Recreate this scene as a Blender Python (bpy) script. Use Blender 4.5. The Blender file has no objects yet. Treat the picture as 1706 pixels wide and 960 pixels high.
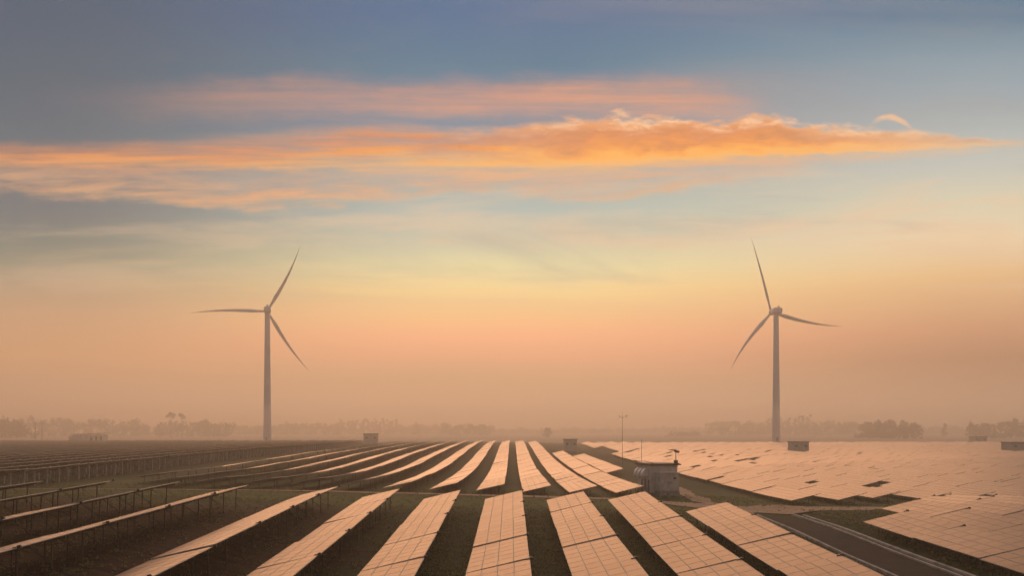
import bpy, bmesh, math, random
from mathutils import Vector, Matrix
R = math.radians
random.seed(11)
sc = bpy.context.scene
COL = sc.collection

# ------------------------------------------------------------------ camera, sky, sun, exposure
FOC = 1500.0                       # focal length of the photograph in its own pixels (1706 wide)
CAMZ = 9.0
HAZE_DENSITY = 0.00085
MIST_DENSITY = 0.0014
HAZE_COLOR = (0.97, 0.83, 0.69, 1)
SUN_EL, SUN_AZ, SUN_STRENGTH, SUN_ANGLE = 13.0, -4.0, 3.0, 58.0
SUN_COLOR = (1.0, 0.585, 0.325)

cam = bpy.data.cameras.new('camera'); camo = bpy.data.objects.new('camera', cam); COL.objects.link(camo)
camo.location = (0, 0, CAMZ); camo.rotation_euler = (R(90), 0, 0)
cam.sensor_width = 36; cam.lens = 36*FOC/1706; cam.shift_y = 232/1706
cam.clip_start = 0.5; cam.clip_end = 9000
sc.camera = camo
sc.render.engine = 'CYCLES'
sc.view_settings.view_transform = 'Standard'; sc.view_settings.look = 'None'
sc.view_settings.exposure = 0; sc.view_settings.gamma = 1; sc.view_settings.use_curve_mapping = False
cy = sc.cycles
cy.use_denoising = True
cy.max_bounces = 6; cy.diffuse_bounces = 2; cy.glossy_bounces = 3; cy.transmission_bounces = 2; cy.volume_bounces = 1
cy.caustics_reflective = False; cy.caustics_refractive = False

def lin(r, g, b):
    f = lambda c: (c/255/12.92) if c/255 <= .04045 else ((c/255+.055)/1.055)**2.4
    return (f(r), f(g), f(b), 1)

class NT:
    """small node-tree helper"""
    def __init__(s, tree): s.t = tree; s.n = tree.nodes; s.l = tree.links
    def new(s, kind, **kw):
        n = s.n.new(kind)
        for k, v in kw.items(): setattr(n, k, v)
        return n
    def put(s, sock, v):
        if hasattr(v, 'node'): s.l.new(v, sock)
        elif v is not None: sock.default_value = v
    def m(s, op, a, b=None, c=None, clamp=False):
        n = s.new('ShaderNodeMath', operation=op); n.use_clamp = clamp
        for i, v in enumerate((a, b, c)): s.put(n.inputs[i], v)
        return n.outputs[0]
    def step(s, x, a, b, lo=0.0, hi=1.0):
        n = s.new('ShaderNodeMapRange', interpolation_type='SMOOTHSTEP')
        for i, v in enumerate((x, a, b, lo, hi)): s.put(n.inputs[i], v)
        return n.outputs[0]
    def lerp(s, x, a, b, lo=0.0, hi=1.0):
        n = s.new('ShaderNodeMapRange'); n.clamp = True
        for i, v in enumerate((x, a, b, lo, hi)): s.put(n.inputs[i], v)
        return n.outputs[0]
    def curve(s, x, pts):
        n = s.new('ShaderNodeFloatCurve'); c = n.mapping.curves[0]
        pts = sorted(pts)
        c.points[0].location = pts[0]; c.points[1].location = pts[-1]
        for p in pts[1:-1]: c.points.new(*p)
        n.mapping.update(); s.put(n.inputs['Value'], x)
        return n.outputs[0]
    def ramp(s, x, stops, interp='LINEAR'):
        n = s.new('ShaderNodeValToRGB'); e = n.color_ramp.elements; n.color_ramp.interpolation = interp
        e[0].position, e[0].color = stops[0]; e[1].position, e[1].color = stops[-1]
        for p, c in stops[1:-1]:
            k = e.new(p); k.color = c
        s.put(n.inputs[0], x); return n.outputs[0]
    def mix(s, f, a, b, mode='MIX'):
        n = s.new('ShaderNodeMix', data_type='RGBA', blend_type=mode)
        s.put(n.inputs[0], f); s.put(n.inputs[6], a); s.put(n.inputs[7], b)
        return n.outputs[2]
    def xyz(s, x, y, z):
        n = s.new('ShaderNodeCombineXYZ')
        for i, v in enumerate((x, y, z)): s.put(n.inputs[i], v)
        return n.outputs[0]
    def noise(s, vec, scale=1, detail=4, rough=.55, dist=0):
        n = s.new('ShaderNodeTexNoise'); s.put(n.inputs['Vector'], vec)
        n.inputs['Scale'].default_value = scale; n.inputs['Detail'].default_value = detail
        n.inputs['Roughness'].default_value = rough; n.inputs['Distortion'].default_value = dist
        return n.outputs[0]

# ---- world: hazy sunset sky, every term a function of the direction in the real world
def build_world():
    w = bpy.data.worlds.new('World'); sc.world = w; w.use_nodes = True
    T = NT(w.node_tree); T.n.clear()
    tc = T.new('ShaderNodeTexCoord'); sep = T.new('ShaderNodeSeparateXYZ'); T.l.new(tc.outputs['Generated'], sep.inputs[0])
    x, y, z = sep.outputs
    az = T.m('ARCTAN2', x, y)
    hor = T.m('SQRT', T.m('ADD', T.m('MULTIPLY', x, x), T.m('MULTIPLY', y, y)))
    w_ = T.m('DIVIDE', z, T.m('MAXIMUM', hor, .02))
    azc = T.m('MINIMUM', T.m('MAXIMUM', az, -1.2), 1.2)
    s = T.m('ADD', T.m('MULTIPLY', T.m('TANGENT', azc), 1500/1706), .5)      # 0..1 over the 59 degrees ahead
    sc_ = T.m('MINIMUM', T.m('MAXIMUM', s, 0.0), 1.0)
    q = T.m('MULTIPLY', T.m('DIVIDE', w_, T.m('MAXIMUM', T.m('COSINE', azc), .5)), 1500/1000)  # elevation, 1.0 = 33.7 deg
    # base gradients (left / centre / right of the sunset)
    L = SKY_L; C = SKY_C; Rr = SKY_R
    qw = T.m('ADD', q, T.m('MULTIPLY', T.m('SUBTRACT', T.noise(T.xyz(T.m('MULTIPLY', s, 1.6), T.m('MULTIPLY', q, 5), 4.2), 1, 3), .5), .07))
    st = lambda d: [(p, lin(*c)) for p, c in d]
    cl, cc, cr = T.ramp(qw, st(L)), T.ramp(qw, st(C)), T.ramp(qw, st(Rr))
    base = T.mix(T.step(sc_, .04, .46), cl, cc)
    base = T.mix(T.step(sc_, .5, 1.0), base, cr)
    # broad soft veils high up
    veil = T.noise(T.xyz(T.m('ADD', T.m('MULTIPLY', s, 2.3), T.m('MULTIPLY', q, 1.4)), T.m('MULTIPLY', q, 6.0), 9.1), 1, 4, .55, .3)
    vm = T.m('MULTIPLY', T.step(veil, .42, .72), T.m('MULTIPLY', T.step(q, .38, .55), T.step(sc_, .12, .7, .02, .34)))
    base = T.mix(vm, base, lin(160, 152, 152))
    # thin mottled haze clouds in the pale middle sky
    band = T.m('MULTIPLY', T.step(q, .17, .27), T.step(q, .47, .38))
    v2 = T.noise(T.xyz(T.m('SUBTRACT', T.m('MULTIPLY', s, 3.6), T.m('MULTIPLY', q, 3.5)), T.m('MULTIPLY', q, 13.0), 2.7), 1, 6, .6, .5)
    base = T.mix(T.m('MULTIPLY', T.step(v2, .46, .66), T.m('MULTIPLY', band, T.lerp(sc_, .2, 1, .30, .62))), base, lin(250, 214, 176))
    v3 = T.noise(T.xyz(T.m('ADD', T.m('MULTIPLY', s, 3.0), T.m('MULTIPLY', q, 2.5)), T.m('MULTIPLY', q, 10.0), 6.4), 1, 6, .6, .5)
    base = T.mix(T.m('MULTIPLY', T.step(v3, .50, .70), T.m('MULTIPLY', band, .30)), base, lin(140, 152, 158))
    # noises that ruffle the cloud bands
    nA = T.m('SUBTRACT', T.noise(T.xyz(T.m('MULTIPLY', s, 6), T.m('MULTIPLY', q, 9), 1.3), 1, 4, .55, .2), .5)
    nB = T.m('SUBTRACT', T.noise(T.xyz(T.m('MULTIPLY', s, 26), T.m('MULTIPLY', q, 44), 5.0), 1, 6, .58, .2), .5)
    nC = T.noise(T.xyz(T.m('MULTIPLY', s, 34), T.m('MULTIPLY', q, 62), 3.3), 1, 6, .6, .3)
    nS = T.noise(T.xyz(T.m('ADD', T.m('MULTIPLY', s, 7), T.m('MULTIPLY', q, 9)), T.m('MULTIPLY', q, 70), 7.0), 1, 6, .62, .35)
    nT = T.noise(T.xyz(T.m('SUBTRACT', T.m('MULTIPLY', s, 9), T.m('MULTIPLY', q, 16)), T.m('MULTIPLY', q, 46), 2.0), 1, 6, .62, .5)
    # upper pink band
    c1 = T.curve(sc_, [(0, .545), (.2, .552), (.4, .556), (.6, .556), (.75, .542), (1, .53)])
    o1 = T.curve(sc_, [(0, .0), (.1, .06), (.2, .30), (.38, .52), (.55, .74), (.67, .64), (.73, .34), (.79, .0), (1, 0)])
    qd = T.m('ADD', q, T.m('ADD', T.m('MULTIPLY', nA, .075), T.m('MULTIPLY', nB, .03)))
    d1 = T.m('SUBTRACT', qd, c1)
    up = T.step(d1, .042, -.004); dn = T.step(d1, -.058, -.006)
    m1 = T.m('MULTIPLY', T.m('MULTIPLY', up, dn), T.m('MULTIPLY', o1, T.lerp(nS, .3, .66, .45, 1.05)))
    base = T.mix(m1, base, T.ramp(T.lerp(d1, -.05, .035), [(0, lin(214, 160, 140)), (.45, lin(242, 164, 122)), (1, lin(200, 146, 128))]))
    # lower, thinner streaks under the bank
    c3 = T.curve(sc_, [(0, .416), (.1, .398), (.2, .386), (.3, .384), (.4, .400), (.5, .412), (.58, .398), (.64, .406), (.7, .424), (.8, .44), (1, .45)])
    o3 = T.curve(sc_, [(0, .55), (.1, .68), (.25, .85), (.4, .75), (.5, .62), (.6, .72), (.7, .5), (.78, .2), (.86, 0), (1, 0)])
    qd = T.m('ADD', q, T.m('ADD', T.m('MULTIPLY', nA, .05), T.m('MULTIPLY', nB, .045)))
    d3 = T.m('SUBTRACT', qd, c3)
    m3 = T.m('MULTIPLY', T.m('MULTIPLY', T.step(d3, .05, .004), T.step(d3, -.026, -.004)), T.m('MULTIPLY', o3, T.lerp(nT, .34, .62, .12, 1.1)))
    base = T.mix(m3, base, T.ramp(T.lerp(T.m('ADD', d3, T.m('MULTIPLY', nB, .05)), -.03, .05), [(0, lin(250, 196, 142)), (.4, lin(240, 176, 126)), (1, lin(222, 172, 140))]))
    # main glowing bank
    core = T.curve(sc_, [(0, .450), (.12, .444), (.22, .438), (.35, .440), (.5, .444), (.7, .456), (.85, .466), (1, .474)])
    topc = T.curve(sc_, [(0, .482), (.16, .484), (.28, .500), (.38, .512), (.44, .500), (.5, .506), (.57, .514), (.62, .520), (.68, .510), (.73, .522), (.80, .506), (.88, .498), (.97, .482), (1, .480)])
    botc = T.curve(sc_, [(0, .432), (.12, .424), (.22, .416), (.35, .416), (.5, .414), (.6, .418), (.7, .432), (.8, .444), (.92, .454), (1, .464)])
    puff = T.curve(sc_, [(0, .014), (.3, .022), (.5, .040), (.6, .064), (.75, .066), (.86, .034), (1, .01)])
    qd = T.m('ADD', q, T.m('ADD', T.m('MULTIPLY', nA, .030), T.m('MULTIPLY', nB, puff)))
    ql = T.m('ADD', q, T.m('ADD', T.m('MULTIPLY', nA, .022), T.m('MULTIPLY', nB, .014)))
    tU = T.m('DIVIDE', T.m('SUBTRACT', qd, core), T.m('SUBTRACT', topc, core))
    tL = T.m('DIVIDE', T.m('SUBTRACT', core, ql), T.m('SUBTRACT', core, botc))
    soft = T.curve(sc_, [(0, .1), (.3, .45), (.5, .74), (.6, .88), (.8, .82), (1, .3)])
    mU = T.step(tU, 1.12, soft)
    mU = T.m('MULTIPLY', mU, T.m('MAXIMUM', T.lerp(nS, .36, .60, .42, 1), T.step(sc_, .2, .62)))
    mL = T.m('MULTIPLY', T.step(tL, 1.6, .05), T.lerp(T.m('ADD', nT, T.step(tL, .5, .0, 0, .3)), .36, .62, .35, 1))
    opa = T.curve(sc_, [(0, .8), (.08, .82), (.2, .86), (.35, .9), (.5, 1), (.7, 1), (.84, .95), (.93, .7), (1, .25)])
    m2 = T.m('MULTIPLY', T.m('MULTIPLY', mU, mL), opa)
    tt = T.lerp(T.m('ADD', T.m('SUBTRACT', T.m('MAXIMUM', tU, 0.0), T.m('MAXIMUM', tL, 0.0)), T.m('MULTIPLY', nA, .5)), -1.0, 1.1)
    colr = T.ramp(tt, [(0, lin(240, 186, 146)), (.3, lin(250, 188, 124)), (.40, lin(258, 192, 116)), (.51, lin(268, 186, 86)), (.60, lin(252, 160, 78)), (.74, lin(226, 140, 88)), (.88, lin(238, 162, 110)), (1, lin(248, 184, 136))])
    colr = T.mix(T.m('MULTIPLY', T.step(sc_, .45, .05), .65), colr, lin(246, 154, 96))
    colr = T.mix(T.m('MULTIPLY', T.step(sc_, .72, .95), .65), colr, lin(258, 204, 146))
    hi = T.m('MULTIPLY', T.step(nC, .44, .62), T.m('MULTIPLY', T.step(tU, .4, .9), T.step(sc_, .40, .60)))
    colr = T.mix(T.m('MULTIPLY', hi, .9), colr, lin(264, 210, 162))
    lo = T.m('MULTIPLY', T.step(nC, .50, .30), T.m('MULTIPLY', T.step(tU, .1, .4), T.step(tU, .95, .6)))
    colr = T.mix(T.m('MULTIPLY', lo, .5), colr, lin(206, 138, 88))
    base = T.mix(m2, base, colr)
    # small curl of cloud to the right
    cu = T.m('SUBTRACT', s, .868); cv = T.m('SUBTRACT', q, T.m('SUBTRACT', .517, T.m('MULTIPLY', T.m('MULTIPLY', cu, cu), 38)))
    cm = T.m('MULTIPLY', T.step(T.m('ABSOLUTE', T.m('ADD', cv, T.m('MULTIPLY', nB, .012))), .0068, .001), T.step(T.m('ABSOLUTE', T.m('SUBTRACT', cu, .004)), .024, .008))
    base = T.mix(T.m('MULTIPLY', cm, .85), base, lin(250, 202, 160))
    # sky behind the photographer: dim dusk blue over a dull pink belt
    rear = T.ramp(q, [(0, lin(210, 158, 128)), (.25, lin(196, 160, 140)), (.7, lin(158, 150, 146)), (1, lin(118, 120, 128))])
    yn = T.m('DIVIDE', y, T.m('MAXIMUM', hor, .02))
    base = T.mix(T.step(yn, .35, -.35), base, rear)
    base = T.mix(T.step(w_, -.02, -.10), base, lin(70, 56, 46))
    sky = T.new('ShaderNodeTexSky', sky_type='NISHITA'); sky.sun_disc = False
    sky.sun_elevation = R(SUN_EL); sky.sun_rotation = R(SUN_AZ); sky.dust_density = 6; sky.air_density = 1.5
    b1 = T.new('ShaderNodeBackground'); T.l.new(base, b1.inputs[0]); b1.inputs[1].default_value = 1.0
    b2 = T.new('ShaderNodeBackground'); T.l.new(sky.outputs[0], b2.inputs[0]); b2.inputs[1].default_value = NISHITA
    add = T.new('ShaderNodeAddShader'); T.l.new(b1.outputs[0], add.inputs[0]); T.l.new(b2.outputs[0], add.inputs[1])
    out = T.new('ShaderNodeOutputWorld'); T.l.new(add.outputs[0], out.inputs[0])
NISHITA = 0.0
# (height above the horizon in photo pixels/1000, sRGB)
SKY_L = [(0.0, (190, 145, 110)), (0.112, (226, 165, 112)), (0.192, (208, 167, 129)), (0.262, (136, 149, 131)), (0.312, (88, 126, 126)), (0.372, (64, 108, 124)), (0.502, (30, 96, 120)), (0.612, (0, 88, 116)), (0.692, (0, 84, 116))]
SKY_C = [(0.0, (208, 160, 122)), (0.072, (217, 171, 120)), (0.112, (269, 186, 138)), (0.152, (288, 201, 146)), (0.192, (277, 222, 150)), (0.232, (269, 238, 164)), (0.272, (244, 240, 183)), (0.312, (207, 215, 187)), (0.367, (168, 196, 192)), (0.502, (96, 138, 164)), (0.612, (20, 118, 152)), (0.692, (0, 104, 152))]
SKY_R = [(0.0, (165, 130, 103)), (0.112, (169, 113, 76)), (0.152, (220, 156, 114)), (0.242, (254, 208, 148)), (0.312, (255, 233, 193)), (0.372, (229, 226, 197)), (0.432, (204, 212, 202)), (0.562, (148, 176, 188)), (0.652, (106, 147, 168)), (0.692, (50, 120, 154))]
build_world()

sun = bpy.data.lights.new('sun', 'SUN'); so = bpy.data.objects.new('sun', sun); COL.objects.link(so)
sun.energy = SUN_STRENGTH; sun.angle = R(SUN_ANGLE); sun.color = SUN_COLOR
_d = Vector((math.sin(R(SUN_AZ))*math.cos(R(SUN_EL)), math.cos(R(SUN_AZ))*math.cos(R(SUN_EL)), math.sin(R(SUN_EL))))
so.rotation_euler = (-_d).to_track_quat('-Z', 'Y').to_euler(); so.location = (-20, 60, 90)

# ------------------------------------------------------------------ materials
def mat(name, base=(.5, .5, .5), rough=.6, metal=0.0, vary=0.0, scale=1.0, spec=.5, second=None, bump=0.0, detail=5):
    m = bpy.data.materials.new(name); m.use_nodes = True
    T = NT(m.node_tree); b = T.n['Principled BSDF']
    b.inputs['Roughness'].default_value = rough; b.inputs['Metallic'].default_value = metal
    b.inputs['Specular IOR Level'].default_value = spec
    geo = T.new('ShaderNodeNewGeometry')
    n = T.noise(geo.outputs['Position'], scale, detail, .6)
    c2 = second or tuple(max(0, c*(1-vary)) for c in base)
    f = T.step(n, .32, .68)
    T.l.new(T.mix(f, (*base, 1), (*c2, 1)), b.inputs['Base Color'])
    if bump:
        bp = T.new('ShaderNodeBump'); bp.inputs['Strength'].default_value = bump; bp.inputs['Distance'].default_value = .1
        T.l.new(T.noise(geo.outputs['Position'], scale*6, 4), bp.inputs['Height']); T.l.new(bp.outputs[0], b.inputs['Normal'])
    return m

def panel_glass(name, grid=False):
    m = bpy.data.materials.new(name); m.use_nodes = True
    T = NT(m.node_tree); b = T.n['Principled BSDF']
    geo = T.new('ShaderNodeNewGeometry'); oi = T.new('ShaderNodeObjectInfo')
    dust = T.noise(geo.outputs['Position'], .35, 5, .65)
    fine = T.noise(geo.outputs['Position'], 3.0, 4, .6)
    d = T.m('ADD', T.m('MULTIPLY', T.step(dust, .3, .7), .45), T.m('MULTIPLY', oi.outputs['Random'], .25))
    d = T.m('ADD', d, T.m('MULTIPLY', T.m('SUBTRACT', fine, .5), .5), clamp=True)
    col = T.mix(d, (.105, .060, .038, 1), (.25, .125, .060, 1))
    # busbars and cells of the module
    if grid:
        tc = T.new('ShaderNodeTexCoord'); br = T.new('ShaderNodeTexBrick'); br.offset = 0
        T.l.new(tc.outputs['Object'], br.inputs['Vector'])
        br.inputs['Scale'].default_value = 1; br.inputs['Mortar Size'].default_value = .006; br.inputs['Brick Width'].default_value = .158; br.inputs['Row Height'].default_value = .16
        br.inputs['Color1'].default_value = (1, 1, 1, 1); br.inputs['Color2'].default_value = (.86, .86, .9, 1); br.inputs['Mortar'].default_value = (1.5, 1.45, 1.4, 1)
        col = T.mix(1.0, col, br.outputs[0], 'MULTIPLY')
    T.l.new(col, b.inputs['Base Color'])
    T.l.new(T.lerp(d, 0, 1, .36, .50), b.inputs['Roughness'])
    # glass under a thin film of ochre dust: the film colours what it mirrors
    b.inputs['Specular IOR Level'].default_value = 0.0
    fr = T.new('ShaderNodeFresnel'); fr.inputs[0].default_value = 1.6
    gl = T.new('ShaderNodeBsdfGlossy'); vary = T.lerp(T.m('ADD', T.m('MULTIPLY', oi.outputs['Random'], .65), T.m('MULTIPLY', d, .35)), 0, 1, .90, 1.07)
    T.l.new(T.mix(1.0, (.65, .515, .42, 1), T.xyz(vary, vary, vary), 'MULTIPLY'), gl.inputs['Color'])
    T.l.new(T.lerp(d, 0, 1, .36, .50), gl.inputs['Roughness'])
    mx = T.new('ShaderNodeMixShader'); T.l.new(fr.outputs[0], mx.inputs[0])
    T.l.new(b.outputs[0], mx.inputs[1]); T.l.new(gl.outputs[0], mx.inputs[2])
    T.l.new(mx.outputs[0], T.n['Material Output'].inputs['Surface'])
    return m

M = {}
M['glass'] = panel_glass('panel_glass', True)
M['glass_far'] = panel_glass('panel_glass_far', False)
M['frame'] = mat('module_frame', (.24, .18, .14), .5, .2, .3, 2, spec=.45)
M['rim'] = mat('aluminium_rim', (.58, .50, .43), .45, .4, .2, 2)
M['steel'] = mat('galvanised_steel', (.085, .065, .052), .5, .55, .4, 4)
M['backsheet'] = mat('module_backsheet', (.16, .14, .125), .7, 0, .25, 3)
M['concrete'] = mat('pale_concrete', (.34, .30, .26), .85, 0, .35, 2.5, bump=.2)
M['kerb'] = mat('kerb_concrete', (.52, .44, .36), .85, 0, .5, .9, bump=.3)
M['asphalt'] = mat('dark_gravel_track', (.050, .031, .022), .95, 0, 0, .5, second=(.031, .020, .015), bump=.5, spec=.12)
M['dirt'] = mat('packed_earth', (.42, .235, .125), .95, 0, 0, .35, second=(.31, .17, .09), bump=.4)
M['white'] = mat('turbine_white', (.66, .66, .66), .45, 0, .08, .1)
M['wall'] = mat('cabin_wall', (.76, .68, .60), .75, 0, .22, 1.2)
M['hood'] = mat('painted_hood', (.78, .74, .70), .5, 0, .1, 2)
M['wall2'] = mat('kiosk_metal', (.56, .50, .44), .55, .1, .25, 1.6)
M['door'] = mat('cabin_door', (.12, .105, .095), .6, .1, .3, 2)
M['roof'] = mat('roof_sheet', (.075, .06, .052), .6, .2, .4, 1.5)
M['dark'] = mat('dark_plastic', (.03, .028, .026), .5, 0, .2, 3)
M['bark'] = mat('bark', (.07, .05, .036), .9, 0, .4, 2)
M['leaf'] = mat('foliage', (.050, .060, .028), .8, 0, 0, .4, second=(.075, .078, .034), spec=.2)
M['grass'] = mat('grass_blades', (.15, .16, .06), .8, 0, 0, .3, second=(.20, .17, .08), spec=.15)
M['rubble'] = mat('pale_rubble', (.42, .37, .32), .9, 0, .4, 2)

def leafy(m, amount=.5):
    T = NT(m.node_tree); b = T.n['Principled BSDF']; o = T.n['Material Output']
    tr = T.new('ShaderNodeBsdfTranslucent'); mx = T.new('ShaderNodeMixShader'); mx.inputs[0].default_value = amount
    src = b.inputs['Base Color'].links[0].from_socket; T.l.new(src, tr.inputs[0])
    T.l.new(b.outputs[0], mx.inputs[1]); T.l.new(tr.outputs[0], mx.inputs[2]); T.l.new(mx.outputs[0], o.inputs['Surface'])
leafy(M['grass'], .55); leafy(M['leaf'], .35)
def ground_material():
    m = bpy.data.materials.new('field_ground'); m.use_nodes = True
    T = NT(m.node_tree); b = T.n['Principled BSDF']; b.inputs['Roughness'].default_value = .95; b.inputs['Specular IOR Level'].default_value = .1
    geo = T.new('ShaderNodeNewGeometry'); P = geo.outputs['Position']
    sep = T.new('ShaderNodeSeparateXYZ'); T.l.new(P, sep.inputs[0])
    big = T.noise(P, .06, 4, .6, .4); med = T.noise(P, .35, 5, .65, .3); fin = T.noise(P, 2.2, 5, .7)
    # rills that run across the slope
    ril = T.noise(T.xyz(T.m('MULTIPLY', sep.outputs[0], .25), T.m('MULTIPLY', sep.outputs[1], .9), 0.0), 1, 5, .65, .6)
    # open verge beside the road: grass colours greener and lighter there
    grass = T.mix(T.step(fin, .3, .7), (.013, .021, .004, 1), (.052, .062, .014, 1))
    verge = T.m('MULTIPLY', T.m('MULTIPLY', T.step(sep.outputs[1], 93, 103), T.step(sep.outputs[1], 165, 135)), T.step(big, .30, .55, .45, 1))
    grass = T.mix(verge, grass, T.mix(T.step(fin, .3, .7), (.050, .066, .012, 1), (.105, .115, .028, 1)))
    earth = T.mix(T.step(ril, .35, .65), (.034, .015, .008, 1), (.078, .034, .018, 1))
    # bare red earth in the near left field and on the embankment
    left = T.m('MULTIPLY', T.step(sep.outputs[0], -6, -24), T.step(sep.outputs[1], 104, 74))
    k = T.m('ADD', T.m('ADD', T.m('MULTIPLY', big, .5), T.m('MULTIPLY', med, .5)), T.m('MULTIPLY', left, .22))
    f = T.step(k, .52, .68)
    far = T.m('MULTIPLY', T.step(sep.outputs[1], 485, 560), T.lerp(big, .35, .65, .6, 1))   # ground beyond the plant paled, brightness of mist painted into its colour
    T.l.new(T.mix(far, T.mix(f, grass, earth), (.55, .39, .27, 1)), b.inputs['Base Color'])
    bp = T.new('ShaderNodeBump'); bp.inputs['Strength'].default_value = .6; bp.inputs['Distance'].default_value = .25
    T.l.new(T.m('ADD', med, T.m('MULTIPLY', fin, .5)), bp.inputs['Height']); T.l.new(bp.outputs[0], b.inputs['Normal'])
    return m
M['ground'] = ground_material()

# ------------------------------------------------------------------ object helpers
def link(name, me, parent=None):
    o = bpy.data.objects.new(name, me); COL.objects.link(o)
    if parent: o.parent = parent
    return o
def tag(o, label=None, cat=None, group=None, kind=None):
    for k, v in (('label', label), ('category', cat), ('group', group), ('kind', kind)):
        if v: o[k] = v
    return o
def empty(name, loc=(0, 0, 0), rz=0.0):
    o = bpy.data.objects.new(name, None); o.empty_display_size = .5; COL.objects.link(o)
    o.location = loc; o.rotation_euler = (0, 0, rz); return o

class MB:
    """collects shapes into one mesh"""
    def __init__(s): s.v = []; s.f = []; s.mi = []; s.sm = []
    def add(s, vs, fs, mi=0, smooth=False):
        o = len(s.v); s.v += [tuple(v) for v in vs]; s.f += [tuple(i+o for i in f) for f in fs]
        s.mi += [mi]*len(fs); s.sm += [smooth]*len(fs)
    def box(s, c, d, mi=0, mtx=None):
        x, y, z = d[0]/2, d[1]/2, d[2]/2
        vs = [Vector((i*x, j*y, k*z)) for k in (-1, 1) for j in (-1, 1) for i in (-1, 1)]
        vs = [(mtx @ v if mtx else v)+Vector(c) for v in vs]
        s.add(vs, [(0, 2, 3, 1), (4, 5, 7, 6), (0, 1, 5, 4), (2, 6, 7, 3), (0, 4, 6, 2), (1, 3, 7, 5)], mi)
    def bar(s, a, b, w, h=None, mi=0):
        a, b = Vector(a), Vector(b); d = b-a
        q = d.to_track_quat('Y', 'Z').to_matrix()
        s.box((a+b)/2, (w, d.length, h or w), mi, q)
    def tube(s, pts, rad, n=12, mi=0, caps=True):
        rings = []
        for i, p in enumerate(pts):
            p = Vector(p); t = (Vector(pts[min(i+1, len(pts)-1)])-Vector(pts[max(i-1, 0)])).normalized()
            q = t.to_track_quat('Z', 'Y'); r = rad[i] if hasattr(rad, '__len__') else rad
            rings.append([p+q @ Vector((r*math.cos(2*math.pi*k/n), r*math.sin(2*math.pi*k/n), 0)) for k in range(n)])
        vs = [v for r in rings for v in r]; fs = []
        for i in range(len(rings)-1):
            for k in range(n):
                fs.append((i*n+k, i*n+(k+1) % n, (i+1)*n+(k+1) % n, (i+1)*n+k))
        s.add(vs, fs, mi, True)
        if caps:
            s.add(rings[0], [tuple(range(n-1, -1, -1))], mi); s.add(rings[-1], [tuple(range(n))], mi)
    def mesh(s, name, mats):
        me = bpy.data.meshes.new(name); me.from_pydata(s.v, [], s.f)
        for m in (mats if isinstance(mats, (list, tuple)) else [mats]): me.materials.append(m)
        me.polygons.foreach_set('material_index', s.mi); me.polygons.foreach_set('use_smooth', s.sm); me.update()
        return me
    def obj(s, name, mats, parent=None): return link(name, s.mesh(name, mats), parent)

# ------------------------------------------------------------------ terrain
XK = [-400, -130, -72, -50, -34, -25, -18, 0, 14, 22, 37, 60, 400]
YK = [-60, 45, 65, 85, 96, 106, 118, 126, 140, 165, 200, 250, 300, 370, 450, 600, 1500]
ZT = {
-400: [1, 1.0, 1.2, 1.2, 1.0, .8, .6, .3, .3, .3, .3, .2, .1, 0, 0, 0, 0],
-130: [1, 1.0, 1.2, 1.2, 1.0, .8, .6, .3, .3, .3, .4, .4, .3, .1, 0, 0, 0],
-72:  [.8, 1.2, 1.6, 1.8, 1.5, 1.1, .8, .3, .4, .5, .7, .8, .7, .4, .2, 0, 0],
-50:  [.6, 1.2, 1.6, 1.85, 1.6, 1.2, .8, .0, -.2, -.4, -.2, .2, .4, .4, .3, 0, 0],
-34:  [.4, 1.1, 1.45, 1.72, 1.5, 1.1, .7, -.2, -.7, -1.1, -.9, -.2, .2, .4, .4, 0, 0],
-25:  [.2, .75, 1.05, 1.3, 1.0, .8, .6, -.4, -.8, -1.2, -1.2, -.5, .0, .35, .4, 0, 0],
-18:  [-2, -1.4, -.65, .1, .4, .4, .4, -.7, -1.0, -1.4, -1.5, -.9, -.2, .3, .3, 0, 0],
0:    [-2, -1.5, -1.0, -.3, .1, .1, .0, -1.2, -1.4, -1.8, -2.2, -1.9, -1.0, .1, .3, 0, 0],
14:   [-2, -1.6, -1.0, -.3, .0, -.1, -.3, -1.4, -1.7, -2.1, -2.3, -2.2, -1.8, -.8, -.1, 0, 0],
22:   [-2, -1.5, -1.0, -.4, -.25, -.4, -.8, -1.4, -1.8, -2.2, -2.4, -2.4, -2.4, -1.9, -1.0, 0, 0],
37:   [-2, -1.4, -1.0, -.6, -.6, -1.1, -1.9, -2.1, -2.2, -2.3, -2.4, -2.4, -2.4, -2.0, -1.2, 0, 0],
60:   [-2, -1.2, -.9, -.6, -.8, -1.3, -1.9, -2.1, -2.2, -2.3, -2.4, -2.4, -2.4, -2.0, -1.2, 0, 0],
400:  [-2, -1.2, -.9, -.6, -.8, -1.3, -1.9, -2.1, -2.2, -2.3, -2.4, -2.4, -2.4, -2.0, -1.2, 0, 0]}
def _seg(K, v):
    v = min(max(v, K[0]), K[-1]-1e-6)
    for i in range(len(K)-1):
        if v < K[i+1]: break
    t = (v-K[i])/(K[i+1]-K[i]); return i, t*t*(3-2*t)*.5+t*.5
def rise(x, y):
    """soil banked up under the low tables of the far and right-hand fields"""
    sm = lambda v, a, b: (lambda t: t*t*(3-2*t))(min(1, max(0, (v-a)/(b-a))))
    return .5*max(sm(y, 121, 127), sm(x, 30.9, 32.2))*sm(x, -66, -58)*(1-sm(y, 470, 560))
def ground(x, y): return bed(x, y)+rise(x, y)
def bed(x, y):
    i, t = _seg(XK, x); j, u = _seg(YK, y)
    a, b = ZT[XK[i]], ZT[XK[i+1]]
    return (a[j]*(1-u)+a[j+1]*u)*(1-t)+(b[j]*(1-u)+b[j+1]*u)*t

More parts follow.
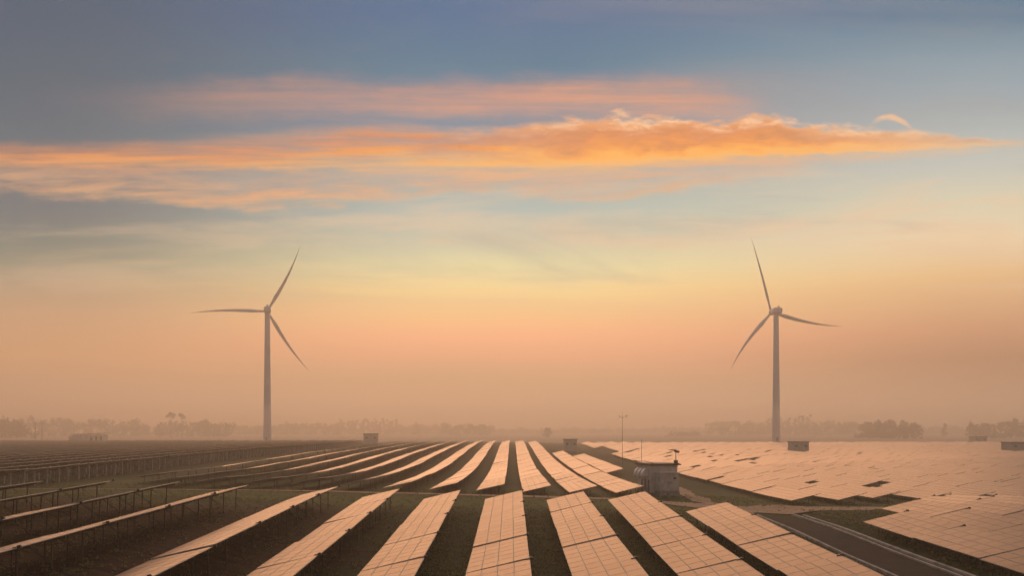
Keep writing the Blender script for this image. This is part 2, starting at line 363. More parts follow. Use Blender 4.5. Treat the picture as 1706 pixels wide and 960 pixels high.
def axis(segs):
    out = []
    for a, b, st in segs:
        n = max(1, round((b-a)/st)); out += [a+(b-a)*i/n for i in range(n)]
    out.append(segs[-1][1]); return out
gx = axis([(-4100, -400, 300), (-400, -130, 15), (-130, -60, 4), (-60, 60, 1.5), (60, 140, 4), (140, 400, 15), (400, 4100, 300)])
gy = axis([(-60, 40, 8), (40, 135, 1.5), (135, 300, 4), (300, 620, 10), (620, 5900, 240)])
g = MB()
vs = [(x, y, ground(x, y)) for y in gy for x in gx]; nx = len(gx)
g.add(vs, [(j*nx+i, j*nx+i+1, (j+1)*nx+i+1, (j+1)*nx+i) for j in range(len(gy)-1) for i in range(nx-1)], 0, True)
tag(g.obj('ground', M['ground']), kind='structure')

def strip(name, pts, material, lift=.05, step=1.2, across=5, jitter=.0):
    """a road laid over the ground; pts = (x, y, half_width)"""
    P = []
    for a, b in zip(pts[:-1], pts[1:]):
        n = max(1, int(math.dist(a[:2], b[:2])/step))
        P += [tuple(a[k]+(b[k]-a[k])*i/n for k in range(3)) for i in range(n)]
    P.append(pts[-1]); vs = []
    rnd = random.Random(5); jl = jr = 0
    for i, p in enumerate(P):
        q0, q1 = P[max(0, i-1)], P[min(len(P)-1, i+1)]
        t = Vector((q1[0]-q0[0], q1[1]-q0[1])).normalized(); nn = Vector((-t.y, t.x))
        jl = jl*.7+rnd.uniform(-1, 1)*jitter; jr = jr*.7+rnd.uniform(-1, 1)*jitter
        for k in range(across+1):
            f = k/across*2-1; e = (jl if f > .99 else jr if f < -.99 else 0)
            x, y = p[0]+nn.x*(p[2]*f+e), p[1]+nn.y*(p[2]*f+e)
            vs.append((x, y, max(ground(x+dx, y+dy) for dx in (-.4, 0, .4) for dy in (-.4, 0, .4))+lift))
    m = MB(); c = across+1
    m.add(vs, [(i*c+k, i*c+k+1, (i+1)*c+k+1, (i+1)*c+k) for i in range(len(P)-1) for k in range(across)], 0, True)
    return tag(m.obj(name, material), kind='structure')
strip('dirt_road', [(-120, 124, 2.0), (-60, 119.5, 1.9), (-30, 117.5, 1.6), (0, 117, 1.5), (14, 115.5, 1.9), (20, 112, 3.6), (26, 107.5, 7.0), (31, 105.5, 9.0), (36, 106, 7.5), (41, 108.5, 4.2), (47, 112, 1.4), (56, 115.5, .9)], M['dirt'], .05, jitter=.35, across=10)
strip('dirt_path', [(26.5, 112, 1.6), (25.8, 122, 1.5), (26.6, 138, 1.4), (29, 160, 1.3)], M['dirt'], .06, jitter=.25)
strip('service_road', [(27.7, 30, 2.05), (27.7, 92, 2.05)], M['asphalt'], .07)
def kerb(name, x, y0, y1, w=.22, h=.16):
    m = MB(); n = int((y1-y0)/2)
    for i in range(n):
        a, b = y0+(y1-y0)*i/n, y0+(y1-y0)*(i+1)/n-.012
        za, zb = ground(x, a)+.05, ground(x, b)+.05
        vs = [(x+sx*w/2, yy, zz+k) for yy, zz in ((a, za), (b, zb)) for k in (-.2, h) for sx in (-1, 1)]
        m.add(vs, [(0, 1, 3, 2), (4, 6, 7, 5), (0, 4, 5, 1), (2, 3, 7, 6), (0, 2, 6, 4), (1, 5, 7, 3)])
    return tag(m.obj(name, M['kerb']), kind='structure')
kerb('kerb', 25.55, 30, 97); kerb('kerb', 29.85, 30, 96); kerb('kerb', 30.6, 30, 94.5, .28, .2)
strip('gutter', [(30.2, 30, .28), (30.2, 94.5, .28)], M['asphalt'], .075, across=2)

# ------------------------------------------------------------------ haze
hz = MB(); hz.box((0, 2940, 55), (8400, 6100, 122))
hm = bpy.data.materials.new('haze_air'); hm.use_nodes = True
T = NT(hm.node_tree); T.n.clear()
pv = T.new('ShaderNodeVolumePrincipled'); pv.inputs['Color'].default_value = HAZE_COLOR; pv.inputs['Density'].default_value = HAZE_DENSITY
pv.inputs['Anisotropy'].default_value = .45
ho = T.new('ShaderNodeOutputMaterial'); T.l.new(pv.outputs[0], ho.inputs['Volume'])
tag(hz.obj('haze', hm), 'warm evening haze lying over the whole solar field', 'haze', kind='stuff')

# the low bank of ground mist lying over the fields behind the plant
mb = MB(); mb.box((0, 1665, 7), (7000, 2670, 23))
mist = hm.copy(); mist.name = 'mist_air'
mist.node_tree.nodes['Principled Volume'].inputs['Density'].default_value = MIST_DENSITY
tag(mb.obj('mist_bank', mist), 'low bank of ground mist lying behind the solar field', 'mist', kind='stuff')

# ------------------------------------------------------------------ solar tables
BETA = math.atan(.93/3.9); CB, SB = math.cos(BETA), math.sin(BETA)
LOWZ, LEN, PITCH_Y = 1.15, 9.92, 10.0
MODW, MODL, GAP = .992, 1.638, .02
def on_deck(u, y, n=0.0):
    """point on the tilted deck: u along the slope from the centre, n above it"""
    return Vector((u*CB-n*SB, y, LOWZ+.485+u*SB+n*CB))
DECK = Matrix(((CB, 0, -SB), (0, 1, 0), (SB, 0, CB)))
MOD_C = [(-(1.5*(MODW+GAP))+c*(MODW+GAP), -(2.5*(MODL+.011))+r*(MODL+.011)) for c in range(4) for r in range(6)]
def module_shape(m, u, y, simple=False):
    """one framed module, laid flat in its own plane when u, y are None"""
    f = (lambda p: on_deck(u+p[0], y+p[1], p[2])) if u is not None else (lambda p: Vector(p))
    w, l, t, b = MODW/2, MODL/2, .055, .026
    ring = lambda a, c, z: [(-a, -c, z), (a, -c, z), (a, c, z), (-a, c, z)]
    vs = ring(w, l, 0)+ring(w, l, t)+ring(w-b, l-b, t)+ring(w-b, l-b, t-.006)
    fs = []; mi = []
    for s0 in (0, 4, 8):
        for k in range(4):
            fs.append((s0+k, s0+(k+1) % 4, s0+4+(k+1) % 4, s0+4+k)); mi.append(3 if s0 == 0 else 1)
    fs.append((12, 13, 14, 15)); mi.append(0); fs.append((3, 2, 1, 0)); mi.append(2)
    o = len(m.v); m.v += [tuple(f(p)) for p in vs]; m.f += [tuple(i+o for i in q) for q in fs]; m.mi += mi; m.sm += [False]*len(fs)
PM = [M['glass'], M['frame'], M['backsheet'], M['rim']]; PMF = [M['glass_far'], M['frame'], M['backsheet'], M['rim']]
mm = MB(); module_shape(mm, None, None); ME_MODULE = mm.mesh('solar_module', PM)
def post_mesh(name, h, w, material, sink=.5):
    m = MB(); m.box((0, 0, (h-sink)/2), (w, w, h+sink)); return m.mesh(name, material)
UR, UF = 1.15, -1.15
ZR, ZF = LOWZ+.485+UR*SB-.16, LOWZ+.485+UF*SB-.16
ME_REAR = post_mesh('post', ZR, .075, M['steel']); ME_FRONT = post_mesh('post', ZF, .075, M['steel'])
ME_CREAR = post_mesh('post', ZR, .34, M['concrete']); ME_CFRONT = post_mesh('post', ZF, .34, M['concrete'])
m = MB(); m.bar(on_deck(-1.9, 0, -.12), on_deck(1.9, 0, -.12), .07, .09); ME_RAFTER = m.mesh('rafter', M['steel'])
m = MB(); m.bar((UR*CB, .06, .45), on_deck(-.35, .06, -.17), .04); ME_BRACE = m.mesh('brace', M['steel'])
PUR_U = (-1.5, -.5, .5, 1.5)
m = MB(); m.bar((0, -4.93, 0), (0, 4.93, 0), .05, .07); ME_PURLIN = m.mesh('purlin', M['steel'])
m = MB(); m.box((0, 0, 0), (.42, .16, .14)); m.box((.1, 0, .09), (.16, .12, .06)); ME_JBOX = m.mesh('junction_box', M['dark'])
m = MB()
for u, y in MOD_C: module_shape(m, u, y)
ME_DECK = m.mesh('panel_deck', PMF)
m = MB()
for u in PUR_U: m.bar(on_deck(u, -4.93, -.035), on_deck(u, 4.93, -.035), .05, .07)
for y in (-2.6, 2.6): m.bar(on_deck(-1.9, y, -.12), on_deck(1.9, y, -.12), .07, .09); m.bar((UR*CB, y+.06, .45), on_deck(-.35, y+.06, -.17), .05)
ME_SUPPORT = m.mesh('support_frame', M['steel'])
FY = (-3.6, 0, 3.6)

def detailed_table():
    t = empty('solar_table')
    for u, y in MOD_C:
        o = link('solar_module', ME_MODULE, t); o.location = on_deck(u, y, 0); o.rotation_euler = (0, -BETA, 0)
    for u in PUR_U:
        o = link('purlin', ME_PURLIN, t); o.location = on_deck(u, 0, -.035); o.rotation_euler = (0, -BETA, 0)
    for y in FY:
        link('post', ME_REAR, t).location = (UR*CB, y, 0); link('post', ME_FRONT, t).location = (UF*CB, y, 0)
        link('rafter', ME_RAFTER, t).location = (0, y, 0); link('brace', ME_BRACE, t).location = (0, y, 0)
    o = link('junction_box', ME_JBOX, t); o.location = on_deck(1.98, 4.96, .03); o.rotation_euler = (0, -BETA, 0)
    return t
def plain_table(kind):
    t = empty('solar_table'); link('panel_deck', ME_DECK, t); link('support_frame', ME_SUPPORT, t)
    rm, fm = (ME_CREAR, ME_CFRONT) if kind == 'concrete' else (ME_REAR, ME_FRONT)
    for y in (FY if kind == 'concrete' else (-2.6, 2.6)):
        link('post', rm, t).location = (UR*CB, y, 0); link('post', fm, t).location = (UF*CB, y, 0)
    return t
def copy_tree(o):
    c = o.copy(); COL.objects.link(c)
    for ch in o.children:
        d = ch.copy(); COL.objects.link(d); d.parent = c
    return c

WORD = ['first', 'second', 'third', 'fourth', 'fifth', 'sixth', 'seventh', 'eighth', 'ninth', 'tenth', 'eleventh', 'twelfth', 'thirteenth', 'fourteenth', 'fifteenth',
        'sixteenth', 'seventeenth', 'eighteenth', 'nineteenth', 'twentieth', 'twenty-first', 'twenty-second', 'twenty-third', 'twenty-fourth', 'twenty-fifth',
        'twenty-sixth', 'twenty-seventh', 'twenty-eighth', 'twenty-ninth', 'thirtieth', 'thirty-first', 'thirty-second', 'thirty-third', 'thirty-fourth', 'thirty-fifth',
        'thirty-sixth', 'thirty-seventh', 'thirty-eighth', 'thirty-ninth', 'fortieth']
SLOTS = []      # dict(x, y, field, row word, n)
def slot(field, row, n, xh, y, concrete=False):
    """table with its high edge at xh, centre at y"""
    x = xh-1.95
    if abs(x)*1500 > (853+60)*(y+5)+3*1500: return
    SLOTS.append(dict(x=x, y=y, f=field, r=row, n=n, c=concrete))
# near field, this side of the dirt road: rows counted from the one that runs straight ahead
for k in range(-7, 4):
    xh = 1.08+6.5*k; far = 85.3 if k <= -4 else (86.5 if k == 3 else 95.6)
    n = 0; y = far-LEN/2
    while y > 38: slot('near', k, n, xh, y); n += 1; y -= PITCH_Y
# corner array to the right of the paved service road
ends = {0: 80.5, 1: 92.5, 2: 103, 3: 112.5, 4: 114, 5: 114, 6: 115, 7: 115, 8: 115}
for j in range(0, 9):
    n = 0; y = ends[j]-LEN/2
    while y > 44: slot('corner', j, n, 31.4+3.9+6.5*j, y); n += 1; y -= PITCH_Y
# middle field beyond the dirt road
for k in range(-8, 5):
    xh = -1.08+6.5*k; y0, y1 = 125.5, 455
    if k == -8: y0 = 135
    if k == 4: y0, y1 = 201, 312
    if k == 3: y1 = 322
    n = 0; y = y0+LEN/2
    while y < y1: slot('middle', k, n, xh, y); n += 1; y += PITCH_Y
# broad field to the right
rnd = random.Random(3)
for j in range(0, 36):
    xh = 37.05+3.9+6.5*j; y0 = 119.3+(.8*j if j < 4 else 3); n = 0; y = y0+LEN/2; sh = rnd.uniform(0, 4) if j > 1 else 0
    y += sh
    while y < 485:
        if not (rnd.random() < .13 and y < 380 and n > 1): slot('right', j, n, xh, y)
        else: y += rnd.choice((-7.6, -6.4, -5, -3.6))
        n += 1; y += PITCH_Y
# concrete-posted field to the left
for j in range(0, 32):
    xh = -70.0-6.5*j; n = 0; y = 122+LEN/2
    while y < 440: slot('left', j, n, xh, y, True); n += 1; y += PITCH_Y
CAB_SPOTS = [(24.0, 372, 9), (-67, 428, 7), (112.9, 355, 6), (198.5, 355, 6), (37, 352, 12), (37, 372, 12), (37, 392, 12)]
SLOTS = [q for q in SLOTS if not any(abs(q['x']-a) < 3.5+2 and abs(q['y']-b) < r for a, b, r in CAB_SPOTS)]

def seen_size(q):
    """rough number of photo pixels a table covers"""
    Y = q['y']; X = q['x']; h = CAMZ-ground(X, Y)-1.63
    up = abs(h*CB+(-X)*(-SB)*-1*0+X*SB)             # distance of the eye from the deck plane
    return LEN*4.0*max(up, 1.2)/(Y**3)
SLOTS.sort(key=lambda q: -seen_size(q))
NEAR = [q for q in SLOTS if q['f'] in ('near', 'corner')]
REST = [q for q in SLOTS if q['f'] not in ('near', 'corner')]
SINGLE = NEAR+REST[:298-len(NEAR)]; FARSTUFF = REST[298-len(NEAR):]

def side_word(k):
    if k == 0: return 'middle near row running straight ahead'
    n = WORD[abs(k)-1]
    return f"{n} near row {'right' if k > 0 else 'left'} of middle one"
def table_label(q):
    f, r, n = q['f'], q['r'], q['n']
    if f == 'near': return f"solar table, {WORD[n]} from dirt road, {side_word(r)}"
    if f == 'corner': return f"grey-brown solar table, {WORD[n]} from the top end, {WORD[r]} row right of paved road"
    if f == 'middle':
        a = 'middle row beyond dirt road' if r == 0 else f"{WORD[abs(r)-1]} row {'right' if r > 0 else 'left'} of middle one beyond dirt road"
        return f"solar table, {WORD[n]} in {a}"
    if f == 'right': return f"pinkish solar table, {WORD[n]} from the front of {WORD[r]} row right of the cabin"
    return f"dark solar table on pale concrete posts, {WORD[n]} along {WORD[r]} row of the left field"
GROUPS = {'near': 'solar tables in the near field', 'corner': 'solar tables right of the paved road', 'middle': 'solar tables in the field beyond the dirt road',
          'right': 'solar tables in the broad right field', 'left': 'solar tables on concrete posts in the left field'}
CAT = 'solar table'
rnd = random.Random(21)
def pose(q):
    x, y = q['x'], q['y']
    za, zb = bed(x, y-4.5), bed(x, y+4.5)
    lift = .45 if q['c'] else 0
    # the slope rises to the left, so the racks there lie flatter
    lean = LEAN.get((q['f'], q['r']), 0.0)
    lift += 1.9*math.sin(lean)*.8
    return (x, y, (za+zb)/2+rnd.uniform(-.05, .05)+lift), (math.atan2(zb-za, 9.0)+rnd.uniform(-.003, .003), lean+rnd.uniform(-.014, .014), 0)
LEAN = {('middle', -2): .01, ('middle', -3): .015, ('middle', -4): .035, ('middle', -5): .055, ('middle', -6): .075, ('middle', -7): .092, ('middle', -8): .10,
        ('near', -4): .022, ('near', -5): .045, ('near', -6): .055, ('near', -7): .06}
protos = {}
for q in SINGLE:
    kind = 'near' if q['f'] in ('near', 'corner') else ('concrete' if q['c'] else 'steel')
    if kind not in protos:
        t = protos[kind] = detailed_table() if kind == 'near' else plain_table(kind)
    else: t = copy_tree(protos[kind])
    t.location, t.rotation_euler = pose(q)
    tag(t, table_label(q), CAT, GROUPS[q['f']])
# everything farther off, too many to single out
m = MB()
for q in FARSTUFF:
    loc, rot = pose(q)
    mx = Matrix.Translation(loc) @ Matrix.Rotation(rot[1], 4, 'Y') @ Matrix.Rotation(rot[0], 4, 'X')
    for c in range(4):
        u = -1.5*(MODW+GAP)+c*(MODW+GAP); w = MODW/2
        vs = [mx @ on_deck(u+a*w, b*LEN/2, z) for z in (0, .055) for a, b in ((-1, -1), (1, -1), (1, 1), (-1, 1))]
        m.add(vs, [(4, 5, 6, 7)], 0); m.add(vs, [(3, 2, 1, 0)], 2)
        m.add(vs, [(0, 1, 5, 4), (1, 2, 6, 5), (2, 3, 7, 6), (3, 0, 4, 7)], 3)
    w = .34 if q['c'] else .1
    for y in (FY if q['c'] else (0,)):
        for u, z in ((UR, ZR), (UF, ZF)):
            p = mx @ Vector((u*CB, y, (z-.5)/2)); m.box(p, (w, w, z+.5), 4 if q['c'] else 5)
tag(m.obj('solar_table_field', PMF+[M['concrete'], M['steel']]), 'far rows of solar tables running together towards the misty horizon', 'solar tables', kind='stuff')

# ------------------------------------------------------------------ wind turbines
def turbine(loc, hub, rad, yaw, ang0, label, base_r, top_r):
    t = empty('wind_turbine', loc)
    tag(t, label, 'wind turbine', 'wind turbines behind the solar field')
    m = MB(); hs = [i/10 for i in range(11)]
    m.tube([(0, 0, -1+(hub-1.6+1)*h) for h in hs], [base_r+(top_r-base_r)*(h**.85) for h in hs], 28); m.obj('tower', M['white'], t)
    d = MB(); d.box((0, -base_r+.02, 2.2), (1.1, .22, 2.4)); d.obj('door', M['door'], t)
    Rz = Matrix.Rotation(yaw, 4, 'Z')
    n = MB()                                    # nacelle along +Y, the rotor on its far end
    prof = [(-4.2, 1.25, -.1), (-3.8, 1.75, .0), (-1, 2.0, .1), (2.2, 1.95, .1), (3.4, 1.5, 0)]
    rings = []
    for y, r, dz in prof:
        rings.append([Rz @ Vector((r*math.copysign(abs(math.cos(a))**.6, math.cos(a)), y, hub+dz+r*.98*math.copysign(abs(math.sin(a))**.6, math.sin(a)))) for a in [2*math.pi*k/16 for k in range(16)]])
    vs = [v for r in rings for v in r]; c = 16
    n.add(vs, [(i*c+k, i*c+(k+1) % c, (i+1)*c+(k+1) % c, (i+1)*c+k) for i in range(len(prof)-1) for k in range(c)], 0, True)
    n.add(rings[0], [tuple(range(c))]); n.add(rings[-1], [tuple(range(c-1, -1, -1))])
    n.box(Rz @ Vector((0, -2.6, hub+2.3)), (.9, .9, .7)); na = n.obj('nacelle', M['white'], t)
    h = MB(); h.tube([Rz @ Vector((0, y, hub)) for y in (3.4, 4.0, 5.0, 6.0, 6.6)], [1.5, 1.75, 1.7, 1.15, .25], 16); h.obj('hub', M['white'], t)
    for k in range(3):
        a = ang0+k*2*math.pi/3; m = MB()
        N = 22; rings = []
        for i in range(N):
            f = i/(N-1); r = 1.2+(rad-1.2)*f
            if f < .05: ch, th = 1.25, 1.2
            else:
                g_ = (f-.05)/.95
                ch = (1.2+(2.2-1.2)*min(1, g_/.14)) if g_ < .14 else 2.2*(1-(g_-.14)/.86)**1.0+.05
                th = max(.08, 1.2*(1-g_)**1.6*.75)
            tw = R(26)*(1-f)**2+R(8)
            bend = 4.4*f**2.4; back = 4.8*f**2.2   # flexed downwind, swept backwards
            ring = []
            for p in range(12):
                w = 2*math.pi*p/12; cx, cyy = ch*.5*math.cos(w)-ch*.18*(f > .04), th*.5*math.sin(w)*(1-.35*math.cos(w))
                px, py = cx*math.cos(tw)-cyy*math.sin(tw), cx*math.sin(tw)+cyy*math.cos(tw)
                ring.append(Vector((px-back, 5.0-bend+py, r)))
            rings.append(ring)
        rot = Matrix.Translation((0, 0, hub)) @ Rz @ Matrix.Rotation(math.pi/2-a, 4, 'Y')
        # rotation about Y turns +Z towards +X: angle a is measured from +X upwards
        rot = Matrix.Translation((0, 0, hub)) @ Rz.copy() @ Matrix.Rotation(math.pi/2-a, 4, 'Y')
        vs = [rot @ v for r in rings for v in r]; c = 12
        m.add(vs, [(i*c+k2, i*c+(k2+1) % c, (i+1)*c+(k2+1) % c, (i+1)*c+k2) for i in range(N-1) for k2 in range(c)], 0, True)
        m.add([rot @ v for v in rings[-1]], [tuple(range(c))]); m.add([rot @ v for v in rings[0]], [tuple(range(c-1, -1, -1))])
        m.obj('blade', M['white'], t)
    return t
TY = 500
turbine(((445.5-853)*TY/1500, TY, 0), 9+(712-517)*TY/1500, 40.5, R(16), R(57.5), 'pale wind turbine standing left, one blade pointing flat to the left', 2.3, 1.4)
turbine(((1293-853)*TY/1500, TY, 0), 9+(712-519)*TY/1500, 43, R(14), R(104), 'pale wind turbine standing right, one blade reaching up and slightly left', 2.3, 1.4)

# ------------------------------------------------------------------ inverter cabin and its surroundings
def cabin(loc, rz, W, D, H, label, detail=True, hoods=True, plinth=.5):
    wm = M['wall'] if detail else M['wall2']
    t = empty('inverter_cabin', loc, rz); tag(t, label, 'cabin')
    b = MB(); b.box((0, 0, plinth/2-.3), (W+.3, D+.3, plinth+.6)); b.obj('plinth', M['concrete'], t)
    w = MB(); w.box((0, 0, plinth+.001+H/2), (W, D, H))
    for sx in (-1, 1):
        for sy in (-1, 1): w.box((sx*(W/2-.12), sy*(D/2-.12), plinth+.004+(H-.01)/2), (.30, .30, H-.02))
    w.box((0, 0, plinth+H-.16), (W+.16, D+.16, .20)); w.obj('wall', wm, t)
    r = MB(); r.box((0, 0, plinth+H+.08), (W+.8, D+.9, .12)); r.box((0, 0, plinth+H+.22), (W+.5, D+.6, .14))
    r.box((0, -(D+.9)/2-.02, plinth+H+.10), (W+.84, .05, .20)); ro = r.obj('roof', M['roof'], t)
    if detail:
        f = MB(); f.bar((-(W+.8)/2-.3, -(D+.9)/2+.3, plinth+H+.62), (-(W+.8)/2+.9, -(D+.9)/2+.4, plinth+H+.30), .06)
        f.bar((-(W+.8)/2-.3, (D+.9)/2-.3, plinth+H+.62), (-(W+.8)/2+.9, (D+.9)/2-.4, plinth+H+.30), .06)
        f.bar((-(W+.8)/2-.28, -(D+.9)/2+.3, plinth+H+.60), (-(W+.8)/2-.28, (D+.9)/2-.3, plinth+H+.60), .05)
        f.obj('roof_rail', M['roof'], ro)
    if hoods:
        for i in range(3):                                  # curved exhaust hoods on the side wall
            y = -D*.28+i*D*.28; m = MB(); pts = []
            for k in range(9):
                a = math.pi/2*k/8
                pts.append((-W/2-.95*math.sin(a), y, plinth+H*.66+.95*math.cos(a)))
            wd = .75
            vs = [(p[0], p[1]+s*wd/2, p[2]) for p in pts for s in (-1, 1)]+[(p[0]+.0, p[1]+s*wd/2, plinth+H*.60) for p in pts for s in (-1, 1)]
            fs = [(2*k, 2*k+2, 2*k+3, 2*k+1) for k in range(8)]
            fs += [(2*k, 18+2*k, 18+2*k+2, 2*k+2) for k in range(8)]+[(2*k+1, 2*k+3, 18+2*k+3, 18+2*k+1) for k in range(8)]
            fs += [(16, 34, 35, 17)]
            m.add(vs, fs, 0, False); m.obj('vent_hood', M['hood'], t)
        for y in (-D*.40, -D*.14, D*.14):
            d = MB(); d.box((-W/2-.03, y, plinth+H*.25), (.07, .55, H*.46)); d.obj('door', M['door'], t)
    for x in ((-W*.30, W*.3) if not detail else (W*.36,)):
        l = MB(); l.box((x, -D/2-.02, plinth+H*.62), (W*.16, .06, H*.16))
        for k in range(5): l.box((x, -D/2-.06, plinth+H*(.56+.03*k)), (W*.15, .05, .03))
        l.obj('louvre', M['door'], t)
    return t
CG = ground(21.5, 134)
cabin((21.7, 134.6, CG), R(15), 4.3, 4.6, 4.0, 'pale flat-roofed inverter cabin with curved vent hoods, beside the near end of the path', True, True, .5)
# metal transformer kiosk in front of it
t = empty('transformer_kiosk', (22.5, 130.6, ground(22.5, 130.6)), R(12)); tag(t, 'grey metal transformer kiosk standing against the front of the big cabin', 'kiosk')
m = MB(); m.box((0, 0, .15), (3.0, 2.2, 1.1)); m.obj('plinth', M['concrete'], t)
m = MB(); m.box((0, 0, 2.05), (2.9, 2.0, 2.6)); m.obj('housing', M['wall2'], t)
m = MB(); m.box((0, 0, 3.40), (3.15, 2.3, .08)); m.box((0, 0, 3.50), (2.2, 1.4, .12)); m.obj('roof', M['wall2'], t)
for x in (-.72, .72):
    m = MB(); m.box((x, -1.02, 2.05), (1.36, .05, 2.3)); d = m.obj('door', M['wall2'], t)
    m = MB(); m.box((x*.25, -1.07, 2.0), (.06, .06, .30)); m.obj('handle', M['dark'], d)
m = MB(); m.box((.75, -1.065, 2.65), (.4, .03, .3)); m.obj('vent', M['dark'], t)
# camera on the cabin roof
cx = Vector((21.7, 134.6, CG+4.5+.29)); px = cx+Matrix.Rotation(R(15), 3, 'Z') @ Vector((2.05, -2.1, 0))
t = empty('security_camera', px); tag(t, 'small dark security camera on a pole at the cabin roof corner', 'camera')
m = MB(); m.box((0, 0, .22), (.55, .45, .44)); m.obj('bracket', M['roof'], t)
m = MB(); m.tube([(0, 0, .4), (0, 0, 1.75)], .06, 8); m.obj('pole', M['frame'], t)
m = MB(); m.tube([(-.15, -.05, 1.78), (.45, -.25, 1.66)], .17, 10); m.tube([(-.1, 0, 2.0), (-.1, 0, 1.7)], [.16, .2], 10); m.obj('camera_head', M['dark'], t)

def mast(name, loc, h, label, cat, arms=True, r=.06):
    t = empty(name, loc); tag(t, label, cat)
    m = MB(); m.tube([(0, 0, -.3), (0, 0, h*.5), (0, 0, h)], [r, r*.85, r*.6], 8); m.obj('pole', M['steel'], t)
    if arms:
        m = MB(); m.bar((-.8, 0, h-.1), (1.2, 0, h-.1), .07); m.obj('crossarm', M['steel'], t)
        m = MB(); m.tube([(1.05, 0, h-.1), (1.05, 0, h+.35)], .03, 6)
        for k in range(3):
            a = k*2.094; m.bar((1.05, 0, h+.35), (1.05+.28*math.cos(a), .28*math.sin(a), h+.35), .03); m.tube([(1.05+.26*math.cos(a), .28*math.sin(a), h+.27), (1.05+.30*math.cos(a), .30*math.sin(a), h+.43)], .09, 6)
        m.obj('anemometer', M['dark'], t)
        m = MB(); m.box((-.7, 0, h+.15), (.06, .55, .3)); m.tube([(-.7, 0, h-.1), (-.7, 0, h+.3)], .025, 6); m.obj('wind_vane', M['dark'], t)
        m = MB(); m.tube([(0, 0, h), (0, 0, h+1.4)], .02, 6); m.obj('lightning_spike', M['steel'], t)
    return t
mast('weather_mast', (28.2, 230, ground(28.2, 230)), 13.5, 'tall thin weather mast with crossarm behind the cabin', 'mast')
mast('lightning_rod', (25.6, 178, ground(25.6, 178)), 8.3, 'short thin grey lightning rod rising just behind the cabin roof', 'pole', False, .05)
t = empty('utility_pole', (-286, 540, 0)); tag(t, 'left of two thin misty utility poles at far left', 'pole', 'utility poles at far left')
m = MB(); m.tube([(0, 0, -.5), (0, 0, 12)], [.28, .2], 8); m.obj('pole', M['concrete'], t); m = MB(); m.bar((-1.1, 0, 11.2), (1.1, 0, 11.2), .16); m.obj('crossarm', M['steel'], t)
t2 = copy_tree(t); t2.location = (-281.9, 540, 0); tag(t2, 'right of two thin misty utility poles at far left')
t = empty('marker_post', (20.4, 114.9+3, ground(20.4, 118))); tag(t, 'short dark marker post at the road edge below the kiosk', 'post')
m = MB(); m.tube([(0, 0, -.2), (0, 0, .9)], [.13, .11], 10); m.obj('shaft', M['door'], t); m = MB(); m.tube([(0, 0, .9), (0, 0, 1.05)], [.15, .05], 10); m.obj('cap', M['dark'], t)
rnd = random.Random(8); m = MB()
for k in range(16):
    a, r = rnd.uniform(0, 6.28), rnd.uniform(0, 1.7); s = rnd.uniform(.3, .75)
    mx = Matrix.Rotation(rnd.uniform(0, 3), 3, 'Z') @ Matrix.Rotation(rnd.uniform(-.5, .5), 3, 'X')
    x, y = 20.6+r*math.cos(a), 160+2*r*math.sin(a); m.box((x, y, ground(x, y)+s*.3+.35*(1.7-r)), (s, s*.8, s*.7), 0, mx)
tag(m.obj('rubble_heap', M['rubble']), 'small heap of pale rubble lying behind the cabin beside the path', 'rubble')

# small cabins far off in the field
def far_cabin(px, py_top, py_bot, wpx, Y, rz, label, hoods=False):
    x = (px-853)*Y/1500; gz = ground(x, Y); H = max(2.6, (712-py_top)*Y/1500+9-gz-1.1); W = wpx*Y/1500
    return cabin((x, Y, gz), rz, W*.86, W*.6, H, label, False, hoods, .6)
far_cabin(618, 722, 740, 27, 428, R(6), 'small grey cabin in mist, standing left of the middle rows')
far_cabin(950, 731, 757, 24, 372, R(4), 'square grey cabin in a dark clearing behind the middle rows')
far_cabin(1330, 735, 752, 32, 356, R(10), 'grey box cabin standing among right-hand panels, below the right turbine')
far_cabin(1692, 736, 753, 40, 356, R(12), 'grey box cabin cut by the right edge of the picture')
far_cabin(1629, 727, 738, 26, 500, R(8), 'faint grey hut at the far edge of right field, by dark trees')
far_cabin(911, 722, 732, 27, 950, R(5), 'faint grey hut in mist straight ahead beyond the rows')
# long shed at the left
t = empty('storage_shed', ((150-853)*500/1500, 500, 0), R(-4)); tag(t, 'long pale shed with a thin sloping roof beyond the left field', 'shed')
m = MB(); m.box((0, 0, 2.2), (17.5, 6, 5)); m.box((-9.6, .4, 1.7), (3.0, 5, 4.0)); m.obj('wall', M['wall'], t)
m = MB(); m.box((1.0, 0, 5.25), (17.6, 7.5, .22), 0, Matrix.Rotation(R(-2.5), 3, 'Y')); m.obj('roof', M['roof'], t)
for x in (2.4, 5.2, 7.9):
    m = MB(); m.box((x, -3.02, 1.9+.6*(x > 5)), (1.1, .12, 2.6)); m.obj('door', M['door'], t)

